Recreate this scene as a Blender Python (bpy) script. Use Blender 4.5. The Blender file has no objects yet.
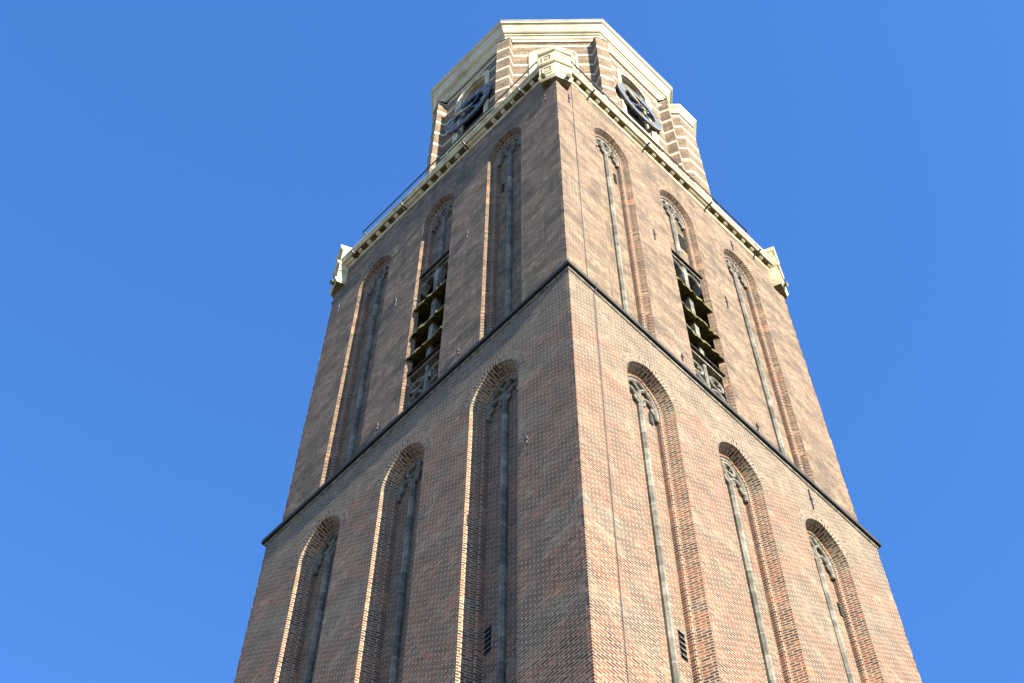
import bpy, bmesh, math, random
from mathutils import Vector, Matrix
random.seed(7)
S = bpy.context.scene
COL = S.collection

# ------------------------------------------------------------ camera
YAW, PIT, ROL = 0.804510538, 1.10095220, 0.00878490
Fv = Vector((math.cos(PIT)*math.cos(YAW), math.cos(PIT)*math.sin(YAW), math.sin(PIT)))
Rv = Vector((math.sin(YAW), -math.cos(YAW), 0)); Uv = Rv.cross(Fv)
R2 = Rv*math.cos(ROL) + Uv*math.sin(ROL); U2 = Uv*math.cos(ROL) - Rv*math.sin(ROL)
cam = bpy.data.objects.new('camera', bpy.data.cameras.new('camera')); COL.objects.link(cam)
M = Matrix((R2, U2, -Fv)).transposed().to_4x4(); M.translation = Vector((-14.16984, -12.52633, 1.6))
cam.matrix_world = M
cam.data.sensor_width = 36; cam.data.lens = 1670.105*36/1024
cam.data.clip_end = 5000
S.camera = cam
# ------------------------------------------------------------ light
SUN_EL, SUN_OFF = math.radians(27), math.radians(3.2)
sd = Vector((-math.sin(SUN_OFF)*math.cos(SUN_EL), -math.cos(SUN_OFF)*math.cos(SUN_EL), math.sin(SUN_EL)))
W = bpy.data.worlds.new('World'); S.world = W; W.use_nodes = True
nt = W.node_tree; bg = nt.nodes['Background']
sky = nt.nodes.new('ShaderNodeTexSky'); sky.sky_type = 'NISHITA'; sky.sun_disc = False
sky.sun_elevation = SUN_EL; sky.sun_rotation = math.pi + SUN_OFF
sky.air_density = 1.0; sky.dust_density = 0.0; sky.ozone_density = 4.0; sky.altitude = 1000
hs = nt.nodes.new('ShaderNodeHueSaturation'); hs.inputs['Saturation'].default_value = 1.18; hs.inputs['Hue'].default_value = 0.506; hs.inputs['Value'].default_value = 1.12
nt.links.new(sky.outputs[0], hs.inputs['Color']); nt.links.new(hs.outputs[0], bg.inputs[0]); bg.inputs[1].default_value = 0.10
L = bpy.data.lights.new('sun', 'SUN'); L.energy = 5.0; L.angle = math.radians(0.5); L.color = (1.0, 0.92, 0.80)
sun = bpy.data.objects.new('sun', L); COL.objects.link(sun)
sun.rotation_euler = sd.to_track_quat('Z', 'Y').to_euler(); sun.location = (-10, -60, 60)
S.view_settings.view_transform = 'Standard'; S.view_settings.look = 'None'
S.view_settings.exposure = 2.0; S.view_settings.gamma = 1; S.view_settings.use_curve_mapping = False

# ------------------------------------------------------------ node helpers
class NT:
    def __init__(s, name, rough=0.9, spec=0.3):
        s.m = bpy.data.materials.new(name); s.m.use_nodes = True; s.t = s.m.node_tree
        s.b = s.t.nodes['Principled BSDF']; s.b.inputs['Roughness'].default_value = rough
        s.b.inputs['Specular IOR Level'].default_value = spec
        s.uv = s.n('ShaderNodeTexCoord').outputs['UV']; s.obj = s.n('ShaderNodeTexCoord').outputs['Object']
    def n(s, k, **kw):
        o = s.t.nodes.new(k)
        for a, v in kw.items(): setattr(o, a, v)
        return o
    def l(s, a, b): s.t.links.new(a, b)
    def noise(s, vec, scale, detail=4, rough=0.6, stretch=None):
        if stretch:
            mp = s.n('ShaderNodeMapping'); mp.inputs['Scale'].default_value = stretch; s.l(vec, mp.inputs[0]); vec = mp.outputs[0]
        o = s.n('ShaderNodeTexNoise'); o.inputs['Scale'].default_value = scale
        o.inputs['Detail'].default_value = detail; o.inputs['Roughness'].default_value = rough
        s.l(vec, o.inputs['Vector']); return o.outputs['Fac']
    def ramp(s, fac, stops, interp='LINEAR'):
        r = s.n('ShaderNodeValToRGB'); r.color_ramp.interpolation = interp
        e = r.color_ramp.elements
        while len(e) < len(stops): e.new(0.5)
        for i, (p, c) in enumerate(stops):
            e[i].position = p; e[i].color = (*c, 1) if isinstance(c, tuple) else (c, c, c, 1)
        s.l(fac, r.inputs[0]); return r.outputs[0]
    def mix(s, f, a, b, mode='MIX'):
        o = s.n('ShaderNodeMix', data_type='RGBA', blend_type=mode)
        for sock, v in ((o.inputs[0], f), (o.inputs[6], a), (o.inputs[7], b)):
            if isinstance(v, (int, float)): sock.default_value = v
            elif isinstance(v, tuple): sock.default_value = (*v, 1)
            else: s.l(v, sock)
        return o.outputs[2]
    def math(s, op, a, b=0.0, clamp=False):
        o = s.n('ShaderNodeMath', operation=op, use_clamp=clamp)
        for sock, v in ((o.inputs[0], a), (o.inputs[1], b)):
            if isinstance(v, (int, float)): sock.default_value = v
            else: s.l(v, sock)
        return o.outputs[0]
    def sep(s, vec):
        o = s.n('ShaderNodeSeparateXYZ'); s.l(vec, o.inputs[0]); return o.outputs
    def bump(s, h, strength, dist):
        o = s.n('ShaderNodeBump'); o.inputs['Strength'].default_value = strength
        o.inputs['Distance'].default_value = dist; s.l(h, o.inputs['Height']); s.l(o.outputs[0], s.b.inputs['Normal'])
    def out(s, c): s.l(c, s.b.inputs['Base Color']); return s.m

def brick_mat(name, red, old, mortar, zone, bw=0.25, rh=0.098, mort=0.018, bands=None, bumpd=0.014, vis=1.0, mult=1.0):
    """red / old: colour ramps of single bricks, mixed by slow zones of weathering"""
    t = NT(name, 0.92, 0.25)
    wob = t.n('ShaderNodeVectorMath', operation='ADD')
    wn = t.n('ShaderNodeTexNoise'); wn.inputs['Scale'].default_value = 1.7; wn.inputs['Detail'].default_value = 4; t.l(t.uv, wn.inputs['Vector'])
    sc = t.n('ShaderNodeVectorMath', operation='SCALE'); sc.inputs['Scale'].default_value = 0.06
    t.l(wn.outputs['Color'], sc.inputs[0]); t.l(t.uv, wob.inputs[0]); t.l(sc.outputs[0], wob.inputs[1])
    b = t.n('ShaderNodeTexBrick'); b.offset = 0.5; b.squash = 1.0; b.squash_frequency = 2; b.offset_frequency = 2
    b.inputs['Color1'].default_value = (0, 0, 0, 1); b.inputs['Color2'].default_value = (1, 1, 1, 1)
    b.inputs['Mortar'].default_value = (0.5, 0.5, 0.5, 1)
    b.inputs['Scale'].default_value = 1; b.inputs['Mortar Size'].default_value = mort
    b.inputs['Mortar Smooth'].default_value = 0.25; b.inputs['Bias'].default_value = 0
    b.inputs['Brick Width'].default_value = bw; b.inputs['Row Height'].default_value = rh
    t.l(wob.outputs[0], b.inputs['Vector'])
    rnd, fac = b.outputs['Color'], b.outputs['Fac']
    c1 = t.ramp(rnd, red, 'CONSTANT'); c2 = t.ramp(rnd, old, 'CONSTANT')
    v = t.sep(t.uv)
    big = t.noise(t.uv, 1.0, 5, 0.62, (0.30, 0.55, 1))
    zf = big
    if zone.get('above') is not None:
        hb = t.noise(t.uv, 0.8, 3, 0.6)
        h = t.math('ADD', v[1], t.math('MULTIPLY', t.math('SUBTRACT', hb, 0.5), 1.6))
        m = t.n('ShaderNodeMapRange'); m.inputs[1].default_value = zone['above']-0.15; m.inputs[2].default_value = zone['above']+0.25
        m.inputs[3].default_value = 0; m.inputs[4].default_value = 0.5; t.l(h, m.inputs[0])
        zf = t.math('ADD', big, m.outputs[0])
    z = t.ramp(zf, [(zone['lo'], 0.0), (zone['hi'], 1.0)])
    c = t.mix(z, c1, c2)
    # small bright repairs and dark stained patches with shapes of their own
    pt = t.ramp(t.noise(t.uv, 2.2, 6, 0.7, zone.get('ps', (0.35, 1.3, 1))), [(0.53, 0.0), (0.58, 1.0)])
    c = t.mix(t.math('MULTIPLY', pt, zone.get('pale', 0.30)), c, (0.70, 0.60, 0.46))
    st = t.ramp(t.noise(t.uv, 1.0, 5, 0.65, (2.6, 0.13, 1)), [(0.51, 0.0), (0.62, 1.0)])
    c = t.mix(t.math('MULTIPLY', st, 0.42), c, (0.16, 0.125, 0.095))
    dk = t.ramp(t.noise(t.uv, 1.7, 5, 0.7, (0.9, 0.5, 1)), [(0.53, 0.0), (0.60, 1.0)])
    c = t.mix(t.math('MULTIPLY', dk, 0.40), c, (0.14, 0.12, 0.10))
    mo = t.noise(t.uv, 1.5, 3, 0.6, (0.6, 1.0, 1))
    c = t.mix(zone.get('mott', 0.8), c, t.ramp(mo, [(0.36, (0.36, 0.35, 0.37)), (0.45, (0.62, 0.58, 0.57)), (0.54, (1.05, 1.0, 0.96)), (0.64, (1.5, 1.36, 1.18))]), 'MULTIPLY')
    cs = t.noise(t.uv, 1.0, 3, 0.7, (2.6, 6.5, 1))
    c = t.mix(zone.get('course', 0.6), c, t.ramp(cs, [(0.37, (0.34, 0.33, 0.35)), (0.5, (0.92, 0.91, 0.90)), (0.63, (1.5, 1.42, 1.30))]), 'MULTIPLY')
    sp = t.noise(t.uv, 1.0, 2, 0.6, (5.0, 10.5, 1))
    c = t.mix(0.7, c, t.ramp(sp, [(0.36, (0.25, 0.235, 0.25)), (0.48, (0.80, 0.77, 0.76)), (0.56, (1.05, 1.03, 1.0)), (0.68, (1.75, 1.68, 1.5))]), 'MULTIPLY')
    gr = t.noise(t.uv, 60, 3, 0.7)
    c = t.mix(0.35, c, t.ramp(gr, [(0.3, 0.5), (0.7, 1.0)]), 'MULTIPLY')
    mv = t.ramp(t.noise(t.uv, 1.1, 5, 0.7), [(0.30, vis*0.7), (0.60, vis)])
    mf = t.math('MULTIPLY', fac, mv)
    if zone.get('fade'): mf = t.math('MULTIPLY', mf, t.math('SUBTRACT', 1.0, t.math('MULTIPLY', z, zone['fade'])))
    mcol = t.mix(t.noise(t.uv, 9, 3, 0.6), mortar, tuple(x*0.55 for x in mortar))
    c = t.mix(mf, c, mcol)
    c = t.mix(1.0, c, tuple(m_*q_ for m_, q_ in zip((0.285, 0.248, 0.205), (mult,)*3 if isinstance(mult, float) else mult)), 'MULTIPLY')
    if bands:
        fr = t.math('FRACT', t.math('DIVIDE', t.math('SUBTRACT', v[1], bands[0]), bands[1]))
        isb = t.math('LESS_THAN', fr, bands[2]/bands[1])
        cream = t.ramp(t.noise(t.uv, 3, 5, 0.7), [(0.3, (0.34, 0.28, 0.17)), (0.55, (0.47, 0.41, 0.27))])
        c = t.mix(isb, c, cream)
    hh = t.math('ADD', t.math('MULTIPLY', rnd, 0.55), t.math('MULTIPLY', gr, 0.35))
    hh = t.math('SUBTRACT', hh, t.math('MULTIPLY', fac, 0.6))
    t.bump(hh, 1.0, bumpd)
    return t.out(c)

RED = [(0.0, (0.14, 0.09, 0.085)), (0.07, (0.58, 0.19, 0.10)), (0.22, (0.66, 0.31, 0.19)), (0.34, (0.24, 0.13, 0.11)), (0.46, (0.62, 0.30, 0.21)), (0.58, (0.33, 0.27, 0.23)), (0.68, (0.60, 0.20, 0.11)), (0.82, (0.40, 0.17, 0.12)), (0.92, (0.76, 0.55, 0.42))]
UPO = [(0.0, (0.42, 0.35, 0.26)), (0.14, (0.54, 0.45, 0.34)), (0.38, (0.47, 0.40, 0.31)), (0.60, (0.58, 0.50, 0.38)), (0.84, (0.50, 0.39, 0.30))]
ZON = [(0.0, (0.30, 0.29, 0.26)), (0.2, (0.46, 0.45, 0.40)), (0.4, (0.38, 0.36, 0.31)), (0.6, (0.52, 0.51, 0.44)), (0.8, (0.46, 0.36, 0.30)), (0.92, (0.60, 0.58, 0.50))]
UPR = [(0.0, (0.13, 0.095, 0.085)), (0.12, (0.58, 0.27, 0.15)), (0.35, (0.34, 0.25, 0.19)), (0.5, (0.66, 0.42, 0.28)), (0.72, (0.46, 0.21, 0.13)), (0.84, (0.76, 0.62, 0.46))]
OLD = [(0.0, (0.12, 0.10, 0.075)), (0.15, (0.42, 0.33, 0.23)), (0.35, (0.27, 0.21, 0.155)), (0.5, (0.52, 0.42, 0.30)), (0.65, (0.38, 0.33, 0.26)), (0.8, (0.52, 0.29, 0.18)), (0.92, (0.62, 0.52, 0.38))]
OCT = [(0.0, (0.36, 0.30, 0.22)), (0.5, (0.46, 0.39, 0.29)), (1.0, (0.54, 0.45, 0.34))]
JRED = [(0.0, (0.14, 0.09, 0.08)), (0.12, (0.26, 0.12, 0.08)), (0.5, (0.62, 0.25, 0.13)), (1.0, (0.75, 0.36, 0.20))]
MORT = (0.95, 0.87, 0.72)
m_low = brick_mat('brick_lower', RED, ZON, MORT, dict(above=41.0, lo=0.53, hi=0.58), mort=0.022, mult=(1.03, 0.99, 0.97))
m_up = brick_mat('brick_upper', UPR, UPO, (0.80, 0.72, 0.59), dict(lo=0.42, hi=0.50, pale=0.5, ps=(0.22, 1.5, 1), course=0.22, fade=.6), vis=1.0, mort=.022, bumpd=.009, mult=1.08)
m_oct = brick_mat('brick_lantern', OCT, OCT, (0.5, 0.43, 0.33), dict(lo=0.4, hi=0.6), bands=(71.84, 1.40, 0.25), mult=1.55)
m_jlow = brick_mat('brick_reveal_lower', JRED, OLD, MORT, dict(above=39.9, lo=0.56, hi=0.60), mort=0.021, mult=1.45)  # redder brick; raised mult paints in sunlight the jambs lack
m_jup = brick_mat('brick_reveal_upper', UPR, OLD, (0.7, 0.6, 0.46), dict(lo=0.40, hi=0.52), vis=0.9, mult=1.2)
m_bead = brick_mat('brick_roll', JRED, OLD, MORT, dict(lo=0.6, hi=0.72), bw=0.40, rh=0.098, mort=0.020, mult=1.3)

m_ring = brick_mat('brick_arch_ring', OLD, OLD, MORT, dict(lo=0.4, hi=0.6), bw=0.30, rh=0.098, mort=0.026)

def plain(name, cols, scale=2.0, rough=0.85, spec=0.3, blocks=None, bump=0.01, stretch=None, metal=0):
    t = NT(name, rough, spec); t.b.inputs['Metallic'].default_value = metal
    f = t.noise(t.obj, scale, 6, 0.68, stretch)
    n = len(cols); c = t.ramp(f, [(0.32+0.36*i/(n-1), tuple(x*0.62 for x in q)) for i, q in enumerate(cols)])
    if blocks:
        z = t.sep(t.obj)[2]
        w = t.n('ShaderNodeTexWhiteNoise', noise_dimensions='1D')
        t.l(t.math('FLOOR', t.math('DIVIDE', z, blocks)), w.inputs['W'])
        c = t.mix(0.75, c, t.ramp(w.outputs['Value'], [(0.0, 0.35), (0.45, 0.62), (0.55, 0.95), (1.0, 1.0)]), 'MULTIPLY')
        jt = t.math('LESS_THAN', t.math('FRACT', t.math('DIVIDE', z, blocks)), 0.03)
        c = t.mix(t.math('MULTIPLY', jt, 0.5), c, (0.30, 0.28, 0.25))
    t.bump(t.noise(t.obj, 30, 4, 0.7), 0.5, bump)
    return t.out(c)
m_stone = plain('grey_stone', [(0.12, 0.115, 0.085), (0.25, 0.235, 0.175), (0.42, 0.39, 0.30)], 3, blocks=0.85)
m_trac = plain('tracery_stone', [(0.06, 0.055, 0.042), (0.17, 0.155, 0.115), (0.34, 0.31, 0.24)], 6)
m_cream = plain('cream_stone', [(0.36, 0.29, 0.14), (0.66, 0.57, 0.34), (0.76, 0.68, 0.45)], 2.5, rough=0.7)
m_corn = plain('cream_cornice', [(0.46, 0.39, 0.23), (0.68, 0.60, 0.39), (0.74, 0.66, 0.45)], 0.8, rough=0.6, bump=0.003)
m_olive = plain('mossy_shade_stone', [(0.10, 0.10, 0.035), (0.20, 0.17, 0.07), (0.42, 0.36, 0.20)], 3)
m_panel = plain('ochre_panel', [(0.34, 0.27, 0.12), (0.60, 0.52, 0.33)], 6)
m_lead = plain('dark_lead', [(0.010, 0.010, 0.007), (0.022, 0.020, 0.012), (0.05, 0.044, 0.022)], 5, rough=0.7)
m_moss = plain('moss', [(0.03, 0.028, 0.010), (0.13, 0.11, 0.028), (0.34, 0.28, 0.07)], 7, rough=1, bump=0.05)
m_iron = plain('iron', [(0.03, 0.03, 0.03), (0.07, 0.065, 0.06)], 8, rough=0.45, spec=0.6)
m_zinc = plain('zinc', [(0.10, 0.10, 0.10), (0.18, 0.18, 0.17)], 5, rough=0.45, spec=0.5)
m_blue = plain('blue_dial', [(0.04, 0.075, 0.14), (0.13, 0.18, 0.25)], 5, rough=0.6, spec=0.3)
m_gold = plain('gilding', [(0.65, 0.48, 0.18), (0.8, 0.62, 0.28)], 5, rough=0.35, metal=0.7)
m_dark = plain('dark_boards_void_shade', [(0.012, 0.011, 0.010), (0.03, 0.027, 0.023)], 3, rough=1)
m_slate = plain('slate', [(0.06, 0.07, 0.08), (0.12, 0.13, 0.15)], 5, rough=0.5)
m_green = plain('grey_green_wood', [(0.16, 0.19, 0.17), (0.28, 0.31, 0.27)], 5, rough=0.6)

# ------------------------------------------------------------ mesh helpers
class MB:
    def __init__(s): s.v = []; s.f = []; s.uv = []; s.mi = []; s.sm = []
    def face(s, pts, uvs=None, mi=0, smooth=False):
        k = len(s.v); s.v += [Vector(p) for p in pts]; s.f.append(list(range(k, k+len(pts))))
        if uvs is None:
            P = [Vector(p) for p in pts]; n = (P[1]-P[0]).cross(P[-1]-P[0])
            if n.length < 1e-9 and len(P) > 3: n = (P[2]-P[1]).cross(P[3]-P[1])
            n = n.normalized() if n.length > 1e-9 else Vector((0, 0, 1))
            if abs(n.z) > 0.8: uvs = [(p.x, p.y) for p in P]
            else:
                tg = Vector((-n.y, n.x, 0)).normalized(); uvs = [(p.dot(tg), p.z) for p in P]
        s.uv += [tuple(u) for u in uvs]; s.mi.append(mi); s.sm.append(smooth)
    def build(s, name, mats, parent=None, weld=True):
        me = bpy.data.meshes.new(name); me.from_pydata([tuple(v) for v in s.v], [], s.f)
        ul = me.uv_layers.new(name='UVMap')
        for i, u in enumerate(s.uv): ul.data[i].uv = u
        for i, p in enumerate(me.polygons): p.material_index = s.mi[i]; p.use_smooth = s.sm[i]
        for m in (mats if isinstance(mats, (list, tuple)) else [mats]): me.materials.append(m)
        if weld:
            bm = bmesh.new(); bm.from_mesh(me); bmesh.ops.remove_doubles(bm, verts=bm.verts, dist=1e-5)
            bmesh.ops.recalc_face_normals(bm, faces=bm.faces); bm.to_mesh(me); bm.free()
        o = bpy.data.objects.new(name, me); COL.objects.link(o)
        if parent: o.parent = parent
        return o
    def prism(s, A, B, mi=0, caps=True, smooth=False):
        """A, B: matching closed rings"""
        n = len(A)
        for i in range(n):
            j = (i+1) % n; s.face([A[i], A[j], B[j], B[i]], None, mi, smooth)
        if caps: s.face(list(reversed(A)), None, mi); s.face(B, None, mi)

class Fr:
    def __init__(s, o, sd_, dd): s.o = Vector((*o, 0)); s.s = Vector((*sd_, 0)); s.d = Vector((*dd, 0))
    def __call__(s, a, d, z): return s.o + s.s*a + s.d*d + Vector((0, 0, z))
def box(mb, fr, s0, s1, d0, d1, z0, z1, mi=0):
    A = [fr(s0, d0, z0), fr(s1, d0, z0), fr(s1, d1, z0), fr(s0, d1, z0)]
    B = [fr(s0, d0, z1), fr(s1, d0, z1), fr(s1, d1, z1), fr(s0, d1, z1)]
    mb.prism(A, B, mi)
def rod(mb, a, b, r, n=6, mi=0):
    a, b = Vector(a), Vector(b); q = (b-a).to_track_quat('Z', 'Y')
    ring = [q @ Vector((r*math.cos(2*math.pi*k/n), r*math.sin(2*math.pi*k/n), 0)) for k in range(n)]
    mb.prism([a+p for p in ring], [b+p for p in ring], mi, smooth=True)
def sweep(mb, fr, pts, w, d0, d1, closed=False, cham=0.03, mi=0):
    """bar of width w following (s,z) points in the frame's plane, front at d0, back at d1"""
    n = len(pts); rows = []
    for i in range(n):
        a = pts[(i-1) % n] if closed or i > 0 else pts[i]; b = pts[(i+1) % n] if closed or i < n-1 else pts[i]
        tx, tz = b[0]-a[0], b[1]-a[1]; l = math.hypot(tx, tz) or 1; nx, nz = -tz/l, tx/l; s_, z_ = pts[i]
        rows.append([fr(s_+nx*o, d, z_+nz*o) for o, d in ((-w/2, d1), (-w/2, d0+cham*1.3), (-w/2+cham, d0), (w/2-cham, d0), (w/2, d0+cham*1.3), (w/2, d1))])
    for i in range(n if closed else n-1):
        A, B = rows[i], rows[(i+1) % n]
        for k in range(5): mb.face([A[k], A[k+1], B[k+1], B[k]], None, mi)
    if not closed: mb.face(rows[0], None, mi); mb.face(rows[-1], None, mi)

def outline(sc, hw, z0, zs, R, off=0.0, n=12):
    """pointed-arch outline, left foot -> apex -> right foot: (s, z, running length)"""
    r = R-off; cL = sc-hw+R; a0 = math.acos(max(-1, min(1, (R-hw)/r)))
    pts = [(sc-hw+off, z0, z0), (sc-hw+off, zs, zs)]
    for k in range(1, n+1):
        a = a0*k/n; pts.append((cL-r*math.cos(a), zs+r*math.sin(a), zs+R*a))
    right = [(2*sc-p[0], p[1], p[2]) for p in reversed(pts[:-1])]
    return pts+right

def wob(z, key): return random.Random(int(z*1000)*7+key).uniform(-.014, .006)
def wall_with_niches(mb, fr, s0, s1, z0, z1, niches, mi=0, corners=None):
    q = lambda a, b, c, d: mb.face([fr(*a), fr(*b), fr(*c), fr(*d)], [(a[0], a[2]), (b[0], b[2]), (c[0], c[2]), (d[0], d[2])], mi)
    x = s0
    for nc in niches:
        o = outline(nc['sc'], nc['hw'], nc['z0'], nc['zs'], nc['R'])
        a, b = nc['sc']-nc['hw'], nc['sc']+nc['hw']
        if corners and x == s0:
            zz = z0
            while zz < z1-1e-6:
                zn = min(zz+.196, z1); e0, e1 = wob(zz, corners[0]), wob(zn, corners[0])
                mb.face([fr(x-e0, -e0, zz), fr(x+.1, 0, zz), fr(x+.1, 0, zn), fr(x-e1, -e1, zn)], [(x, zz), (x+.1, zz), (x+.1, zn), (x, zn)], mi); zz = zn
            q((x+.1, 0, z0), (a, 0, z0), (a, 0, z1), (x+.1, 0, z1))
        else: q((x, 0, z0), (a, 0, z0), (a, 0, z1), (x, 0, z1))
        if nc['z0'] > z0+1e-4: q((a, 0, z0), (b, 0, z0), (b, 0, nc['z0']), (a, 0, nc['z0']))
        for i in range(1, len(o)-2):
            p, r = o[i], o[i+1]; q((p[0], 0, p[1]), (r[0], 0, r[1]), (r[0], 0, z1), (p[0], 0, z1))
        x = b
    if corners:
        zz = z0
        while zz < z1-1e-6:
            zn = min(zz+.196, z1); e0, e1 = wob(zz, corners[1]), wob(zn, corners[1])
            mb.face([fr(s1-.1, 0, zz), fr(s1+e0, -e0, zz), fr(s1+e1, -e1, zn), fr(s1-.1, 0, zn)], [(s1-.1, zz), (s1, zz), (s1, zn), (s1-.1, zn)], mi); zz = zn
        q((x, 0, z0), (s1-.1, 0, z0), (s1-.1, 0, z1), (x, 0, z1))
    else: q((x, 0, z0), (s1, 0, z0), (s1, 0, z1), (x, 0, z1))

def reveal(mb, fr, nc, prof, mi=0):
    """prof: [(off, depth)...] swept round the niche outline"""
    u = 0; n = 12
    for (oa, da), (ob, db) in zip(prof[:-1], prof[1:]):
        A = outline(nc['sc'], nc['hw'], nc['z0'], nc['zs'], nc['R'], oa); B = outline(nc['sc'], nc['hw'], nc['z0'], nc['zs'], nc['R'], ob)
        w = math.hypot(ob-oa, db-da)
        for i in range(len(A)-1):
            mb.face([fr(A[i][0], da, A[i][1]), fr(A[i+1][0], da, A[i+1][1]), fr(B[i+1][0], db, B[i+1][1]), fr(B[i][0], db, B[i][1])],
                    [(u, A[i][2]), (u, A[i+1][2]), (u+w, A[i+1][2]), (u+w, A[i][2])], mi)
        u += w
def panel(mb, fr, nc, off, d, mi=0, holes=()):
    o = outline(nc['sc'], nc['hw'], nc['z0'], nc['zs'], nc['R'], off)
    n = len(o)
    for i in range(n//2):
        a, b, c, e = o[i], o[i+1], o[n-2-i], o[n-1-i]
        if abs(b[1]-a[1]) < 1e-6: continue
        pts = [a, b, c, e]
        if i+1 == n-2-i: pts = [a, b, e]
        mb.face([fr(p[0], d, p[1]) for p in pts], [(p[0], p[1]) for p in pts], mi)

def arc(cx, cz, r, a0, a1, n=10):
    return [(cx+r*math.cos(math.radians(a0+(a1-a0)*k/n)), cz+r*math.sin(math.radians(a0+(a1-a0)*k/n))) for k in range(n+1)]
def lancet(sc, hw, zs, R, n=8, drop=0.0):
    o = outline(sc, hw, zs-drop, zs, R, 0, n); return [(p[0], p[1]) for p in o]

def tag(o, label=None, cat=None, kind=None, group=None):
    for k, v in (('label', label), ('category', cat), ('kind', kind), ('group', group)):
        if v: o[k] = v
    return o

# ------------------------------------------------------------ ground
t = NT('brick_paving', 0.9, 0.3)
bk = t.n('ShaderNodeTexBrick'); bk.inputs['Scale'].default_value = 1; bk.inputs['Brick Width'].default_value = 0.2; bk.inputs['Row Height'].default_value = 0.1
bk.inputs['Mortar Size'].default_value = 0.008; bk.inputs['Color1'].default_value = (0.12, 0.09, 0.075, 1); bk.inputs['Color2'].default_value = (0.09, 0.075, 0.065, 1); bk.inputs['Mortar'].default_value = (0.14, 0.12, 0.1, 1)
t.l(t.uv, bk.inputs['Vector'])
m_pave = t.out(t.mix(t.noise(t.uv, 0.3), bk.outputs['Color'], (0.10, 0.09, 0.08)))
g = MB(); g.face([(-2500, -2500, 0), (2500, -2500, 0), (2500, 2500, 0), (-2500, 2500, 0)], [(-2500, -2500), (2500, -2500), (2500, 2500), (-2500, 2500)])
tag(g.build('ground', m_pave, weld=False), 'brick paved square stretching away around the tower', 'ground', 'structure')

# ------------------------------------------------------------ tower
T = bpy.data.objects.new('church_tower', None); COL.objects.link(T)
tag(T, 'tall square red brick church tower with blind arches and a banded octagonal clock lantern', 'church tower')
WX, WY, I = 13.0, 12.645, 0.208
ZS, ZT = 43.40, 62.05
FR = Fr((0, 0), (1, 0), (0, 1)); FL = Fr((0, 0), (0, 1), (1, 0))
FRu = Fr((0, I), (1, 0), (0, 1)); FLu = Fr((I, 0), (0, 1), (1, 0))
def nich(sc, hw, z0, zs, R=1.33): return dict(sc=sc, hw=hw, z0=z0, zs=zs, R=R)
ZB = 21.0
lowR = [nich(2.95, 0.90, ZB, 40.0), nich(6.45, 0.88, ZB, 40.0), nich(10.0, 0.90, ZB, 40.0)]
lowL = [nich(2.87, 0.91, ZB, 40.05), nich(6.40, 0.86, ZB, 40.05), nich(9.81, 0.86, ZB, 40.15)]
upR = [nich(2.98, 0.88, ZS, 58.72), nich(6.44, 0.90, ZS, 58.72), nich(9.92, 0.88, ZS, 58.82)]
upL = [nich(2.90, 0.86, ZS, 58.75), nich(6.36, 0.84, ZS, 58.5), nich(9.83, 0.88, ZS, 58.4)]

lw = MB()
wall_with_niches(lw, FR, 0, WX, 0, ZS, lowR, corners=(1, 2)); wall_with_niches(lw, FL, 0, WY, 0, ZS, lowL, corners=(1, 3))
lw.face([(WX, 0, 0), (WX, WY, 0), (WX, WY, ZS), (WX, 0, ZS)], [(0, 0), (WY, 0), (WY, ZS), (0, ZS)])
lw.face([(0, WY, 0), (WX, WY, 0), (WX, WY, ZS), (0, WY, ZS)], [(0, 0), (WX, 0), (WX, ZS), (0, ZS)])
lw.build('lower_wall', m_low, T)
uw = MB()
wall_with_niches(uw, FRu, I, WX-I, ZS, ZT+0.2, upR, corners=(4, 5)); wall_with_niches(uw, FLu, I, WY-I, ZS, ZT+0.2, upL, corners=(4, 6))
uw.face([(WX-I, I, ZS), (WX-I, WY-I, ZS), (WX-I, WY-I, ZT+.2), (WX-I, I, ZT+.2)], [(0, ZS), (WY, ZS), (WY, ZT), (0, ZT)])
uw.face([(I, WY-I, ZS), (WX-I, WY-I, ZS), (WX-I, WY-I, ZT+.2), (I, WY-I, ZT+.2)], [(0, ZS), (WX, ZS), (WX, ZT), (0, ZT)])
uw.build('upper_wall', m_up, T)

SP = 0.12
for nc in lowR+lowL: nc.update(d1=0.32, d2=0.48)
for nc in upR+upL: nc.update(d1=0.19, d2=0.36)
def roll(nc):
    d1, d2 = nc['d1'], nc['d2']
    return [(SP, d1), (SP+.022, d1), (SP+.022, d1+.035)] + [(SP+.024+0.045*(1-math.cos(a)), d1+0.035-0.05*math.sin(a)) for a in [math.pi*k/6 for k in range(1, 7)]] + [(SP+.125, d1+0.045), (0.26, d2)]

def mullion(fr, nc, z0, z1, parent, w=0.16):
    sc, d0, d1 = nc['sc'], nc['d2']-.14, nc['d2']+.005
    mb = MB(); prof = [(-w/2, d1), (-w/2, d0+.07), (-w/2+.05, d0), (w/2-.05, d0), (w/2, d0+.07), (w/2, d1)]
    mb.prism([fr(sc+a, d, z0) for a, d in prof], [fr(sc+a, d, z1) for a, d in prof])
    return mb.build('mullion', m_stone, parent)

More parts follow.
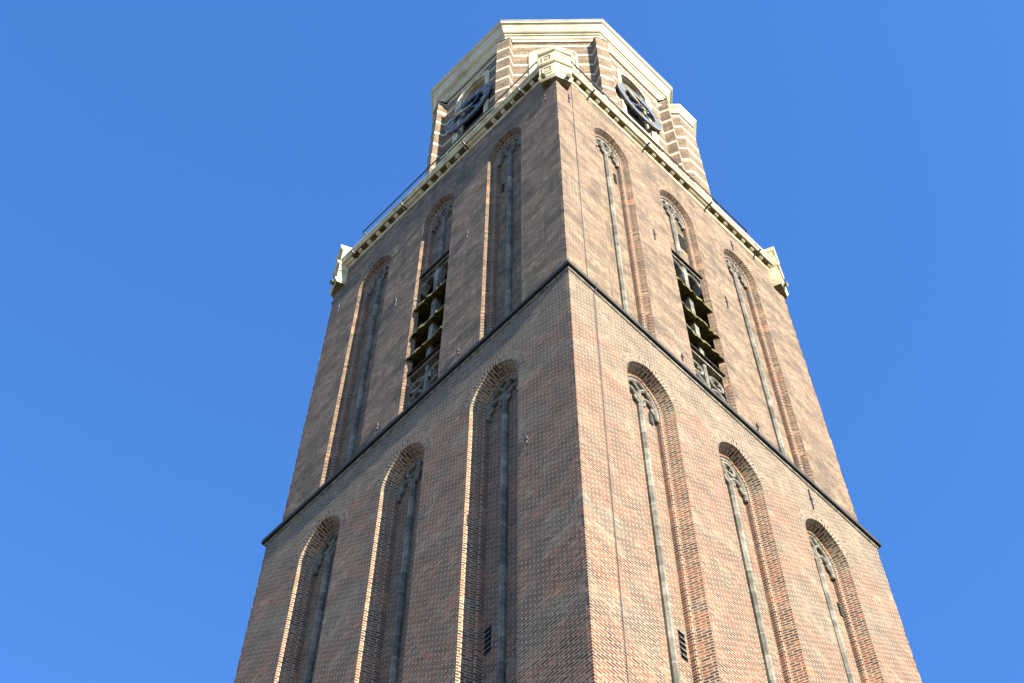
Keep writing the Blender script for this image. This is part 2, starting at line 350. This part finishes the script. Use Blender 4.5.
def tracery(fr, nc, style, parent):
    d0, d1 = nc['d2']-.13, nc['d2']
    sc, hw, zs, R = nc['sc'], nc['hw'], nc['zs'], nc['R']; mb = MB(); w = 0.11
    fo = [(p[0], p[1]) for p in outline(sc, hw, zs-0.45, zs, R, 0.29)]
    sweep(mb, fr, fo, 0.13, d0, d1)
    ih = (hw-0.26)/2
    zt = zs-0.12
    for sg in (-1, 1):
        c = sc+sg*ih
        sweep(mb, fr, lancet(c, ih-0.02, zt, ih*1.25, 7, 0.35), .12, d0+.01, d1)
        # cusps in each light
        for q in (-1, 1):
            cc = arc(c+q*(ih-0.02), zt+0.10, 0.16, 90+q*60, 90+q*175, 5)
            sweep(mb, fr, cc, 0.10, d0+.03, d1, cham=0.015)
    top = zs+math.sqrt((R-.29)**2-(R-hw)**2)
    cz = top-0.43
    if style == 'circle':
        sweep(mb, fr, arc(sc, cz, 0.24, 0, 360, 16)[:-1], 0.11, d0, d1, closed=True, cham=0.02)
        for a in (45, 135, 225, 315):
            sweep(mb, fr, [(sc+0.2*math.cos(math.radians(a)), cz+0.2*math.sin(math.radians(a))), (sc+0.08*math.cos(math.radians(a)), cz+0.08*math.sin(math.radians(a)))], 0.06, d0+.03, d1, cham=0.01)
    else:
        sweep(mb, fr, [(sc, zt+ih*0.2), (sc, cz-0.05), (sc-0.22, cz+0.22)], 0.10, d0, d1)
        sweep(mb, fr, [(sc, cz-0.05), (sc+0.22, cz+0.22)], 0.10, d0, d1)
    return mb.build('tracery', m_trac, parent)

def blind_window(fr, nc, mj, mback, style, label=None):
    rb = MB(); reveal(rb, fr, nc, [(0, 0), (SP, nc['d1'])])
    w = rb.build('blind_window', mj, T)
    if label: w['label'] = label
    b = MB(); reveal(b, fr, nc, roll(nc)); b.build('roll_moulding', m_bead, w)
    p = MB(); panel(p, fr, nc, 0.26, nc['d2']); p.build('brick_infill', mback, w)
    mullion(fr, nc, nc['z0'], nc['zs']-0.1, w)
    tracery(fr, nc, style, w)
    rg = MB(); o_, i_ = outline(nc['sc'], nc['hw'], nc['z0'], nc['zs'], nc['R'], -.30), outline(nc['sc'], nc['hw'], nc['z0'], nc['zs'], nc['R'], 0)
    for i in range(1, len(o_)-2):
        rg.face([fr(i_[i][0], -.006, i_[i][1]), fr(i_[i+1][0], -.006, i_[i+1][1]), fr(o_[i+1][0], -.006, o_[i+1][1]), fr(o_[i][0], -.006, o_[i][1])],
                [(0, i_[i][2]), (0, i_[i+1][2]), (.30, i_[i+1][2]), (.30, i_[i][2])])
        for a_, b_ in ((i_, 0), (o_, 1)):
            rg.face([fr(a_[i][0], -.006, a_[i][1]), fr(a_[i+1][0], -.006, a_[i+1][1]), fr(a_[i+1][0], .003, a_[i+1][1]), fr(a_[i][0], .003, a_[i][1])])
    rg.build('arch_ring', m_ring if fr in (FR, FL) else m_up, w)
    return w
st = ['fork', 'circle', 'fork']
LW = []
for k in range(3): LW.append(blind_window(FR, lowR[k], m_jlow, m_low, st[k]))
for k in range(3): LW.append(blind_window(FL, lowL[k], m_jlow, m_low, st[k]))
for k in (0, 2): LW.append(blind_window(FRu, upR[k], m_jup, m_up, 'circle'))
for k in (0, 2): LW.append(blind_window(FLu, upL[k], m_jup, m_up, 'circle'))
# sills of the lower niches
for fr, ns in ((FR, lowR), (FL, lowL)):
    for k, nc in enumerate(ns):
        mb = MB(); a, b = nc['sc']-nc['hw'], nc['sc']+nc['hw']
        mb.prism([fr(a, -0.06, ZB-.15), fr(b, -0.06, ZB-.15), fr(b, .48, ZB-.15), fr(a, .48, ZB-.15)], [fr(a, -0.06, ZB), fr(b, -0.06, ZB), fr(b, .48, ZB+.3), fr(a, .48, ZB+.3)])
        mb.build('sill', m_stone, LW[k if fr is FR else 3+k])

# little ventilation slits in some infills
def slit(fr, s, z, w, h, parent, mat=m_dark, frame=False):
    d = 0.48 if fr in (FR, FL) else 0.36
    mb = MB(); box(mb, fr, s-w/2, s+w/2, d-0.006, d+0.05, z-h/2, z+h/2, 0)
    n = 5
    for k in range(n):
        zz = z-h/2+h*(k+.5)/n
        mb.prism([fr(s-w/2, d-.05, zz-.03), fr(s+w/2, d-.05, zz-.03), fr(s+w/2, d-.008, zz+.03), fr(s-w/2, d-.008, zz+.03)],
                 [fr(s-w/2, d-.05, zz-.01), fr(s+w/2, d-.05, zz-.01), fr(s+w/2, d-.008, zz+.05), fr(s-w/2, d-.008, zz+.05)], 1)
    return mb.build('louvred_vent', [mat, m_green], parent)
slit(FR, 3.40, 30.0, 0.20, 1.0, LW[0]); slit(FR, 3.40, 39.6, 0.14, 0.5, LW[0], m_dark)
slit(FR, 10.62, 38.2, 0.16, 0.6, LW[2]); slit(FL, 3.35, 30.2, 0.2, 0.9, LW[3])
slit(FRu, 3.42, 57.0, 0.14, 0.9, LW[6]); slit(FLu, 3.3, 56.0, 0.14, 0.8, LW[8])

# ------------------------------------------------------------ belfry openings
def ragged_slab(mb, fr, s0, s1, z, din=0.80, dout=0.02, th=0.15, rise=0.46, n=16):
    rows = []
    for k in range(n+1):
        s = s0+(s1-s0)*k/n; j = random.uniform(-.05, .03); h = random.uniform(-.09, .03)
        rows.append([fr(s, dout+j, z+h), fr(s, dout+j*.7+.02, z+th+random.uniform(0, .05)), fr(s, din, z+rise+th), fr(s, din, z+rise)])
    for A, B in zip(rows[:-1], rows[1:]):
        for q in range(4): mb.face([A[q], A[(q+1) % 4], B[(q+1) % 4], B[q]])
    mb.face(rows[0]); mb.face(rows[-1])
def belfry(fr, nc):
    D1, D2 = nc['d1'], nc['d2']; sc, hw = nc['sc'], nc['hw']; Z1, Z2 = 54.0, 46.85
    rb = MB(); reveal(rb, fr, nc, [(0, 0), (SP, nc['d1'])])
    w = rb.build('belfry_window', m_jup, T)
    b = MB(); up = dict(nc, z0=Z1); reveal(b, fr, up, roll(nc)); b.build('roll_moulding', m_bead, w)
    p = MB(); panel(p, fr, up, 0.26, nc['d2']); p.build('brick_infill', m_up, w)
    mullion(fr, nc, Z1+.1, nc['zs']-0.1, w); tracery(fr, nc, 'circle', w)
    if fr is FRu: slit(fr, sc+0.5, 56.9, 0.42, 1.3, w)
    # bell chamber, walls coloured near-black to paint in its unlit depth
    c = MB(); a, e = sc-hw, sc+hw
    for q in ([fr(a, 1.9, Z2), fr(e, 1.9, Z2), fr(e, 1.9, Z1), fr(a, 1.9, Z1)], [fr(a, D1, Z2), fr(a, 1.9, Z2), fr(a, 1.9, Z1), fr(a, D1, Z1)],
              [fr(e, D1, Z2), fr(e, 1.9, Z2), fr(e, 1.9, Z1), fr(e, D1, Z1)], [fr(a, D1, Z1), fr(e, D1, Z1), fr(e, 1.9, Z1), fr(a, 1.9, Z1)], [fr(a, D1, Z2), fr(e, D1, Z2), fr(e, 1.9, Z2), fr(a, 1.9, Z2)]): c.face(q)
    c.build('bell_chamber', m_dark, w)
    # stone posts between the louvres
    mb = MB()
    for s_, ww in ((sc, 0.19),): box(mb, fr, s_-ww/2, s_+ww/2, 0.20, 0.50, Z2+.05, Z1-0.05)
    for sg in (-1, 1):
        cc = sc+sg*hw/2
        sweep(mb, fr, lancet(cc, hw/2-.04, Z1-.75, hw/2*1.1, 7, 0.3), 0.12, 0.21, 0.48)
    mb.build('stone_frame', m_stone, w)
    # solid spandrel above the two lights
    sp = MB()
    for sg in (-1, 1):
        cc = sc+sg*hw/2; lo = lancet(cc, hw/2-.02, Z1-.75, hw/2*1.1, 7)
        for i in range(1, len(lo)-2):
            P_, Q_ = lo[i], lo[i+1]; sp.face([fr(P_[0], 0.26, P_[1]), fr(Q_[0], 0.26, Q_[1]), fr(Q_[0], 0.26, Z1-.02), fr(P_[0], 0.26, Z1-.02)])
    sp.build('spandrel', m_trac, w)
    for z in (51.35, 49.45, 47.85):
        mb = MB(); ragged_slab(mb, fr, a+.004, e-.004, z); mb.build('louvre_board', m_moss, w)
    for z in (Z1, Z2):
        mb = MB(); sec = [(0.07, z), (0.07, z+.045), (D2+.02, z+.22), (D2+.02, z)]
        mb.prism([fr(a+.002, d, q) for d, q in sec], [fr(e-.002, d, q) for d, q in sec]); L_ = mb.build('ledge', m_lead, w)
        m2 = MB(); box(m2, fr, a+.02, e-.02, 0.16, D2, z-.13, z-.003); m2.build('ledge_moulding', m_trac, L_)
    # blind tracery below the louvres
    zc = (ZS+Z2)/2+0.1
    p = MB(); p.face([fr(a, D2, ZS), fr(e, D2, ZS), fr(e, D2, Z2), fr(a, D2, Z2)], [(a, ZS), (e, ZS), (e, Z2), (a, Z2)]); p.build('brick_infill', m_up, w)
    tb = MB()
    sweep(tb, fr, [(a+.05, ZS), (a+.05, Z2-.2)], 0.11, D2-.15, D2); sweep(tb, fr, [(e-.05, ZS), (e-.05, Z2-.2)], 0.11, D2-.15, D2)
    sweep(tb, fr, [(sc, ZS), (sc, Z2-.2)], 0.13, D2-.17, D2)
    for sg in (-1, 1):
        cc = sc+sg*hw/2
        for cz in (zc+0.75, ):
            sweep(tb, fr, arc(cc, cz, 0.29, 0, 360, 18)[:-1], 0.11, D2-.15, D2, closed=True, cham=.02)
            for a_ in (45, 135, 225, 315):
                r1, r2 = .27, .12; x_, z_ = math.cos(math.radians(a_)), math.sin(math.radians(a_))
                sweep(tb, fr, [(cc+r1*x_, cz+r1*z_), (cc+r2*x_, cz+r2*z_)], 0.09, D2-.12, D2, cham=.01)
        sweep(tb, fr, lancet(cc, hw/2-.08, zc-0.2, 0.5, 7, 0.8), 0.11, D2-.15, D2)
        for q in (-1, 1): sweep(tb, fr, arc(cc+q*.33, zc-.15, .15, 90+q*60, 90+q*175, 5), .09, D2-.12, D2, cham=.01)
    tb.build('blind_tracery', m_trac, w)
    return w
belfry(FRu, upR[1]); belfry(FLu, upL[1])

# ------------------------------------------------------------ string course (ring round the tower)
def ring_rect(mb, prof, x0, x1, y0, y1, mi=None, closed=True):
    """prof: [(outward, z)] swept round a rectangle with mitred corners"""
    rows = []
    for e, z in prof: rows.append([Vector((x0-e, y0-e, z)), Vector((x1+e, y0-e, z)), Vector((x1+e, y1+e, z)), Vector((x0-e, y1+e, z))])
    n = len(rows)
    for k in range(n if closed else n-1):
        A, B = rows[k], rows[(k+1) % n]
        for i in range(4):
            j = (i+1) % 4; mb.face([A[i], A[j], B[j], B[i]], None, mi or 0)
sc_ = MB(); ring_rect(sc_, [(-.02, 43.09), (.03, 43.11), (.045, 43.14), (.045, 43.22), (-.02, 43.22)], 0, WX, 0, WY)
so = sc_.build('string_course', m_trac, T)
sl = MB(); ring_rect(sl, [(-.03, 43.224), (.125, 43.224), (.125, 43.40), (-I-.02, 43.62), (-I-.02, 43.5)], 0, WX, 0, WY)
sl.build('lead_capping', m_lead, so)

# ------------------------------------------------------------ parapet
X0, X1, Y0, Y1 = I, WX-I, I, WY-I
def parapet_side(fr, n0, n1, gaps):
    par = MB(); sec = [(.30, 61.98), (-.02, 61.98), (-.06, 62.03), (-.06, 62.11), (-.02, 62.14), (.30, 62.14)]
    par.prism([fr(n0, d, z) for d, z in sec], [fr(n1, d, z) for d, z in sec]); P = par.build('parapet', m_cream, T)
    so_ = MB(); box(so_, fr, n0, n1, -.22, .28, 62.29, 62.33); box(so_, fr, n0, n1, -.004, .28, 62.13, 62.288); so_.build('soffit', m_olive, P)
    top = MB(); sec = [(.28, 62.335), (-.215, 62.335), (-.225, 62.25), (-.27, 62.25), (-.30, 62.30), (-.30, 62.46), (-.35, 62.50), (-.35, 62.64), (-.32, 62.68), (.28, 62.74)]
    top.prism([fr(n0, d, z) for d, z in sec], [fr(n1, d, z) for d, z in sec]); top.build('coping', m_cream, P)
    x = n0
    for g0, g1 in gaps+[(n1, n1)]:
        if g0-x > 0.02:
            m = MB(); sec = [(-.006, 62.15), (-.10, 62.15), (-.16, 62.18), (-.212, 62.25), (-.212, 62.286), (-.006, 62.286)]
            m.prism([fr(x, d, z) for d, z in sec], [fr(g0, d, z) for d, z in sec])
            m.build('bracket', m_cream, P)
        x = g1
    return P
def gaps(n0, n1, cs):
    g = []; x = n0+.12
    while x+0.34 < n1-.05:
        if not any(c-.62 < x+.17 < c+.62 for c in cs): g.append((x, x+.34)); x += .52
        else: x += .06
    return g
parapet_side(FRu, 0.75, 12.2, gaps(.75, 12.2, (4.55, 8.1)))
parapet_side(FLu, 0.75, 11.9, gaps(.75, 11.9, (4.45, 7.95)))
Fb1 = Fr((WX-I, 0), (0, 1), (-1, 0)); Fb2 = Fr((0, WY-I), (1, 0), (0, -1))
for fr, n1 in ((Fb1, 11.9), (Fb2, 12.2)): parapet_side(fr, .75, n1, gaps(.75, n1, (4.5, 8.0)))
# corner pedestals: shallow V in plan, two panelled tiers on a corbel
PP, DZ = .20, .42
def pedestal(C, ux, uy):
    u = Vector((ux, uy, 0)).normalized(); v = Vector((-u.y, u.x, 0)); C = Vector((*C, 0))
    def ring(z, g, back=0.95):
        A = C+u*(PP+g); w = .63+g*.8; q = .27
        E1 = C+u*(PP+g-q)-v*w; E2 = C+u*(PP+g-q)+v*w
        f1 = (A-E1).normalized(); n1 = Vector((f1.y, -f1.x, 0)); n1 = n1 if n1.dot(u) < 0 else -n1
        f2 = (A-E2).normalized(); n2 = Vector((f2.y, -f2.x, 0)); n2 = n2 if n2.dot(u) < 0 else -n2
        B1 = E1+n1*back; B2 = E2+n2*back
        return [p+Vector((0, 0, z)) for p in (A, E1, B1, B2, E2)]
    seq = [(60.15, -.06), (60.25, -.02), (60.36, .02), (60.46, .02), (60.48, -.03), (61.74, -.03), (61.77, .03), (61.86, .07), (61.96, .07), (62.02, -.03), (63.12, -.03), (63.17, .04), (63.30, .08), (63.46, .08), (63.52, .0)]
    mb = MB(); rs = [ring(z+DZ, g) for z, g in seq]
    for A, B in zip(rs[:-1], rs[1:]): mb.prism(A, B, caps=False)
    mb.face(rs[0], mi=1); mb.face(rs[-1])  # underside takes the darker olive to paint in shade there
    P = mb.build('corner_pedestal', [m_cream, m_olive], T)
    for z0, z1 in ((60.72+DZ, 61.56+DZ), (62.2+DZ, 62.95+DZ)):
        for sg in (0, 1):
            r0, r1 = ring(z0, -.03), ring(z1, -.03); A0, E0 = r0[0], r0[1 if sg == 0 else 4]; A1, E1 = r1[0], r1[1 if sg == 0 else 4]
            a, b = .2, .8; n = (E0-A0).cross(Vector((0, 0, 1))).normalized(); n = n if n.dot(u) > 0 else -n
            L4 = [A0.lerp(E0, a), A0.lerp(E0, b), A1.lerp(E1, b), A1.lerp(E1, a)]
            fm = MB()   # raised frame round a sunk ochre panel
            ctr = sum(L4, Vector())/4; inn = [ctr+(p-ctr)*.74 for p in L4]
            for i in range(4):
                j = (i+1) % 4; fm.prism([p-n*.01 for p in (L4[i], L4[j], inn[j], inn[i])], [p+n*.028 for p in (L4[i], L4[j], inn[j], inn[i])])
            fo = fm.build('panel_frame', m_cream, P)
            pm = MB(); inn2 = [ctr+(p-ctr)*.40 for p in L4]; pm.prism([p-n*.01 for p in inn2], [p+n*.016 for p in inn2]); pm.build('panel', m_panel, fo)
    for sg in (-1, 1):      # lead spout under each face
        A = C+u*(PP-.14)+v*sg*.46; mb = MB(); d = (u*1.0+v*sg*.45).normalized()
        rod(mb, A+Vector((0, 0, 60.30+DZ)), A+d*.07+Vector((0, 0, 60.26+DZ)), .10, 10)
        mb.build('spout', m_olive, P)
pedestal((X0, Y0), -1, -1); pedestal((X1, Y0), 1, -1); pedestal((X0, Y1), -1, 1); pedestal((X1, Y1), 1, 1)
# walkway behind the parapet
dk = MB(); box(dk, Fr((0, 0), (1, 0), (0, 1)), I+.3, WX-I-.3, I+.3, WY-I-.3, 62.1, 62.3); dk.build('walkway', m_lead, T)
# handrail
def handrail(fr, a, b):
    mb = MB(); rod(mb, fr(a, .10, 65.3), fr(b, .10, 65.3), .032); rod(mb, fr(b, .10, 65.3), fr(b, .35, 65.3), .03)
    H = mb.build('handrail', m_iron, T)
    n = 6
    for k in range(n+1):
        s_ = a+(b-a)*k/n; m = MB(); rod(m, fr(s_, .12, 63.4), fr(s_, .10, 65.3), .02); m.build('rail_post', m_iron, H)
handrail(FRu, 1.25, 11.6); handrail(FLu, 1.25, 11.45)
# spouts through the parapet foot
def spout(fr, s):
    mb = MB(); rod(mb, fr(s, -.04, 62.06), fr(s-.10, -.48, 61.90), .04); mb.build('drain_spout', m_iron, T)
for s_ in (1.95, 4.95, 8.45, 11.3): spout(FRu, s_); spout(FLu, s_-.1)
# squares of flat mortar repair on the brickwork
m_rep = m_ring
def patch(fr, s0, s1, z0, z1, d=-.005):
    mb = MB(); n = 7
    for k in range(n):
        a, b = z0+(z1-z0)*k/n, z0+(z1-z0)*(k+1)/n; j = random.choice((-.07, 0, .07)); i = random.choice((-.07, 0, .07))
        q_ = ((s0+j, a), (s1+i, a), (s1+i, b), (s0+j, b)); mb.face([fr(x_, d, z_) for x_, z_ in q_], q_)
        for e_, f_ in zip(q_, q_[1:]+q_[:1]): mb.face([fr(e_[0], d, e_[1]), fr(f_[0], d, f_[1]), fr(f_[0], .004, f_[1]), fr(e_[0], .004, e_[1])])
    mb.build('repair_patch', m_rep, T)
patch(FR, 1.4, 1.85, 27.4, 28.7); patch(FR, 4.5, 5.0, 33.0, 33.7); patch(FL, 5.0, 5.3, 36.5, 37.2)
patch(FRu, 4.4, 5.3, 45.6, 46.4); patch(FRu, 0.5, 0.9, 49.5, 51.5)
# wall anchors
def anchor(fr, s, z, h=0.8):
    mb = MB(); k = 0.07
    sweep(mb, fr, [(s-.03, z-h/2), (s, z-h/2+.08), (s, z+h/2-.08), (s+.03, z+h/2)], .045, -.045, -.010, cham=.008)
    box(mb, fr, s-.05, s+.05, -.06, .01, z-.03, z+.03)
    mb.build('wall_anchor', m_iron, T)
for s_, z_ in ((4.70, 53.5), (8.32, 53.5), (0.84, 59.7), (4.98, 44.9, ), (8.24, 44.8), (9.8, 60.7)): anchor(FRu, s_, z_, .95 if z_ > 46 else .5)
for s_, z_ in ((.79, 59.7), (4.62, 53.5), (8.19, 53.5), (11.87, 58.5)): anchor(FLu, s_, z_)
anchor(FLu, 4.65, 44.9, .5); anchor(FLu, 8.16, 44.9, .5)
anchor(FR, 9.83, 42.3, 1.1); anchor(FL, 1.65, 35.9, .5)
# lightning conductor
mb = MB()
pts = [fr_(s_, d_, z_) for fr_, s_, d_, z_ in [(FRu, 1.0, -.03, 62.0), (FRu, 1.0, -.03, 43.66), (FR, .98, -.15, 43.42), (FR, .97, -.15, 43.2), (FR, .96, -.03, 43.0), (FR, .93, -.03, 34), (FR, .9, -.03, 0.2)]]
for a, b in zip(pts[:-1], pts[1:]): rod(mb, a, b, .009, 5)
mb.build('lightning_conductor', m_iron, T)

# ------------------------------------------------------------ octagonal lantern
CX, CY, A = 6.4, 6.2, 5.13
TG = math.tan(math.pi/8)
def octring(a, z, cx=CX, cy=CY): return [Vector((cx+a/math.cos(math.pi/8)*math.cos(math.radians(22.5+45*k)), cy+a/math.cos(math.pi/8)*math.sin(math.radians(22.5+45*k)), z)) for k in range(8)]
def octprof(mb, prof, cx=CX, cy=CY, base=A, mi=0):
    rs = [octring(base+e, z, cx, cy) for e, z in prof]
    for P_, Q_ in zip(rs[:-1], rs[1:]):
        for i in range(8):
            j = (i+1) % 8; mb.face([P_[i], P_[j], Q_[j], Q_[i]], None, mi)
def octframe(k, a=A, cx=CX, cy=CY):
    th = math.radians(45*k); n = Vector((math.cos(th), math.sin(th))); return Fr((cx+n.x*a, cy+n.y*a), (-n.y, n.x), (-n.x, -n.y))
ZL0, ZL1 = 62.2, 76.9
lan = MB(); HW = A*TG
wn = dict(sc=0, hw=0.80, z0=68.9, zs=74.6, R=.86)
for k in range(8):
    fr = octframe(k)
    wall_with_niches(lan, fr, -HW, HW, ZL0, ZL1, [wn] if k in (4, 5, 6) else [])
LN = lan.build('lantern_wall', m_oct, T)
def surround(fr):
    o = MB(); w0 = dict(wn); out = []
    reveal(o, fr, dict(wn, hw=1.10, R=1.16), [(0, 0.01), (0, -.06), (.10, -.08), (.12, -.04), (.22, -.04), (.30, -.02), (.30, .10), (.34, .12), (.34, .45)])
    S_ = o.build('window_surround', m_cream, LN)
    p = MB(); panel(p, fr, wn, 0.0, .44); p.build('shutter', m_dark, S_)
    for k in range(14):
        z = 69.1+k*.42
        if z > 74.2: break
        m = MB(); m.prism([fr(-.76, .20, z), fr(.76, .20, z), fr(.76, .42, z+.25), fr(-.76, .42, z+.25)], [fr(-.76, .20, z+.05), fr(.76, .20, z+.05), fr(.76, .42, z+.3), fr(-.76, .42, z+.3)])
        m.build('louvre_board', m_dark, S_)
    s2 = MB(); box(s2, fr, -1.3, 1.3, -.12, .4, 68.65, 68.9); s2.build('sill', m_cream, S_)
for k in (4, 5, 6): surround(octframe(k))
# vertex buttresses, radial
for k in range(8):
    th = math.radians(22.5+45*k); n = Vector((math.cos(th), math.sin(th))); V = Vector((CX, CY))+n*(A/math.cos(math.pi/8))
    fr = Fr((V.x, V.y), (-n.y, n.x), (-n.x, -n.y)); m = MB(); z1 = 76.1; w = .31; pj = -.32
    box(m, fr, -w, w, pj, .35, ZL0, z1)
    B_ = m.build('buttress', m_oct, T)
    c = MB(); c.prism([fr(-w-.03, pj-.03, z1), fr(w+.03, pj-.03, z1), fr(w+.03, .3, z1+.3), fr(-w-.03, .3, z1+.3)], [fr(-w-.03, pj-.03, z1+.05), fr(w+.03, pj-.03, z1+.05), fr(w+.03, .3, z1+.35), fr(-w-.03, .3, z1+.35)])
    c.build('buttress_cap', m_lead, B_)
cor = MB()
pf = [(-.05, 76.62), (.07, 76.64), (.07, 76.90), (.13, 76.96), (.16, 77.20), (.22, 77.24), (.22, 77.36)]
for q in range(9):
    a = q/8; pf.append((.24+.36*a, 77.38+.56*(a-.13*math.sin(2*math.pi*a))))
pf += [(.62, 77.98), (.62, 78.20), (.65, 78.21), (.65, 78.27), (-.3, 78.42)]
octprof(cor, pf); cor.build('cornice', m_corn, T)
rf = MB(); octprof(rf, [(-.3, 78.41), (-1.2, 79.4), (-2.6, 80.4), (-4.0, 81.0), (-5.09, 81.2)]); rf.build('lead_roof', m_slate, T)
# stair turret on the far right face
TX, TY, TA = 9.42, 1.68, 1.13
tu = MB(); octprof(tu, [(0, ZL0), (0, 75.4)], TX, TY, TA); TU = tu.build('stair_turret', m_oct, T)
tc = MB(); octprof(tc, [(-.05, 75.05), (.05, 75.08), (.05, 75.2), (.10, 75.28), (.10, 75.4), (.2, 75.55), (.24, 75.6), (.24, 75.78), (-.5, 76.1), (-1.1, 76.3)], TX, TY, TA); tc.build('turret_cornice', m_corn, TU)

# ------------------------------------------------------------ clocks
def clock(fr, hh, mm):
    zc, R = 71.6, 1.42; d0, d1 = -.20, -.12
    def annulus(mb, r0, r1, da, db, n=48, mi=0):
        for k in range(n):
            a, b = 2*math.pi*k/n, 2*math.pi*(k+1)/n
            q = lambda r, t_, d: fr(r*math.sin(t_), d, zc+r*math.cos(t_))
            mb.face([q(r0, a, da), q(r1, a, da), q(r1, b, da), q(r0, b, da)], mi=mi); mb.face([q(r0, a, db), q(r1, a, db), q(r1, b, db), q(r0, b, db)], mi=mi)
            mb.face([q(r0, a, da), q(r0, b, da), q(r0, b, db), q(r0, a, db)], mi=mi); mb.face([q(r1, a, da), q(r1, b, da), q(r1, b, db), q(r1, a, db)], mi=mi)
    mb = MB(); annulus(mb, .97, R, d0, d1); C_ = mb.build('clock_dial', m_blue, T)
    g = MB(); annulus(g, R-.03, R+.01, d0-.02, d0-.004); g.build('dial_rim', m_gold, C_)
    for k in range(12):
        a = math.pi*k/6; m = MB()
        for o in ((-.07, 0, .07) if k % 3 == 0 else (-.035, .035)):
            c_, s__ = math.cos(a), math.sin(a)
            sweep(m, fr, [(.92*s__+o*c_, zc+.92*c_-o*s__), (1.28*s__+o*c_, zc+1.28*c_-o*s__)], .03, d0-.02, d0-.003, cham=.005)
        m.build('hour_mark', m_gold, C_)
    m = MB()
    for a in range(4):
        an = math.radians(45+90*a); sweep(m, fr, [(.15*math.sin(an), zc+.15*math.cos(an)), (.8*math.sin(an), zc+.8*math.cos(an))], .06, d0+.02, d1-.01, cham=.01)
    annulus(m, .0, .20, d0-.01, d1+.02, 16); m.build('dial_spokes', m_blue, C_)
    for a, l, w in ((hh*30+mm*.5, .80, .13), (mm*6, 1.25, .09)):
        an = math.radians(a); h = MB(); sweep(h, fr, [(-.3*math.sin(an), zc-.3*math.cos(an)), (l*.7*math.sin(an), zc+l*.7*math.cos(an)), (l*math.sin(an), zc+l*math.cos(an))], w, d0-.08, d0-.05, cham=.01)
        h.build('clock_hand', m_gold, C_)
    st_ = MB()
    for a in (-1, 1):
        for z in (-1, 1): rod(st_, fr(a*.95, d1, zc+z*.95), fr(a*.95, .02, zc+z*.95), .04)
    rod(st_, fr(0, d0-.1, zc), fr(0, .3, zc), .06, 10); st_.build('clock_bracket', m_iron, C_)
clock(octframe(4), 9, 52); clock(octframe(6), 9, 52)
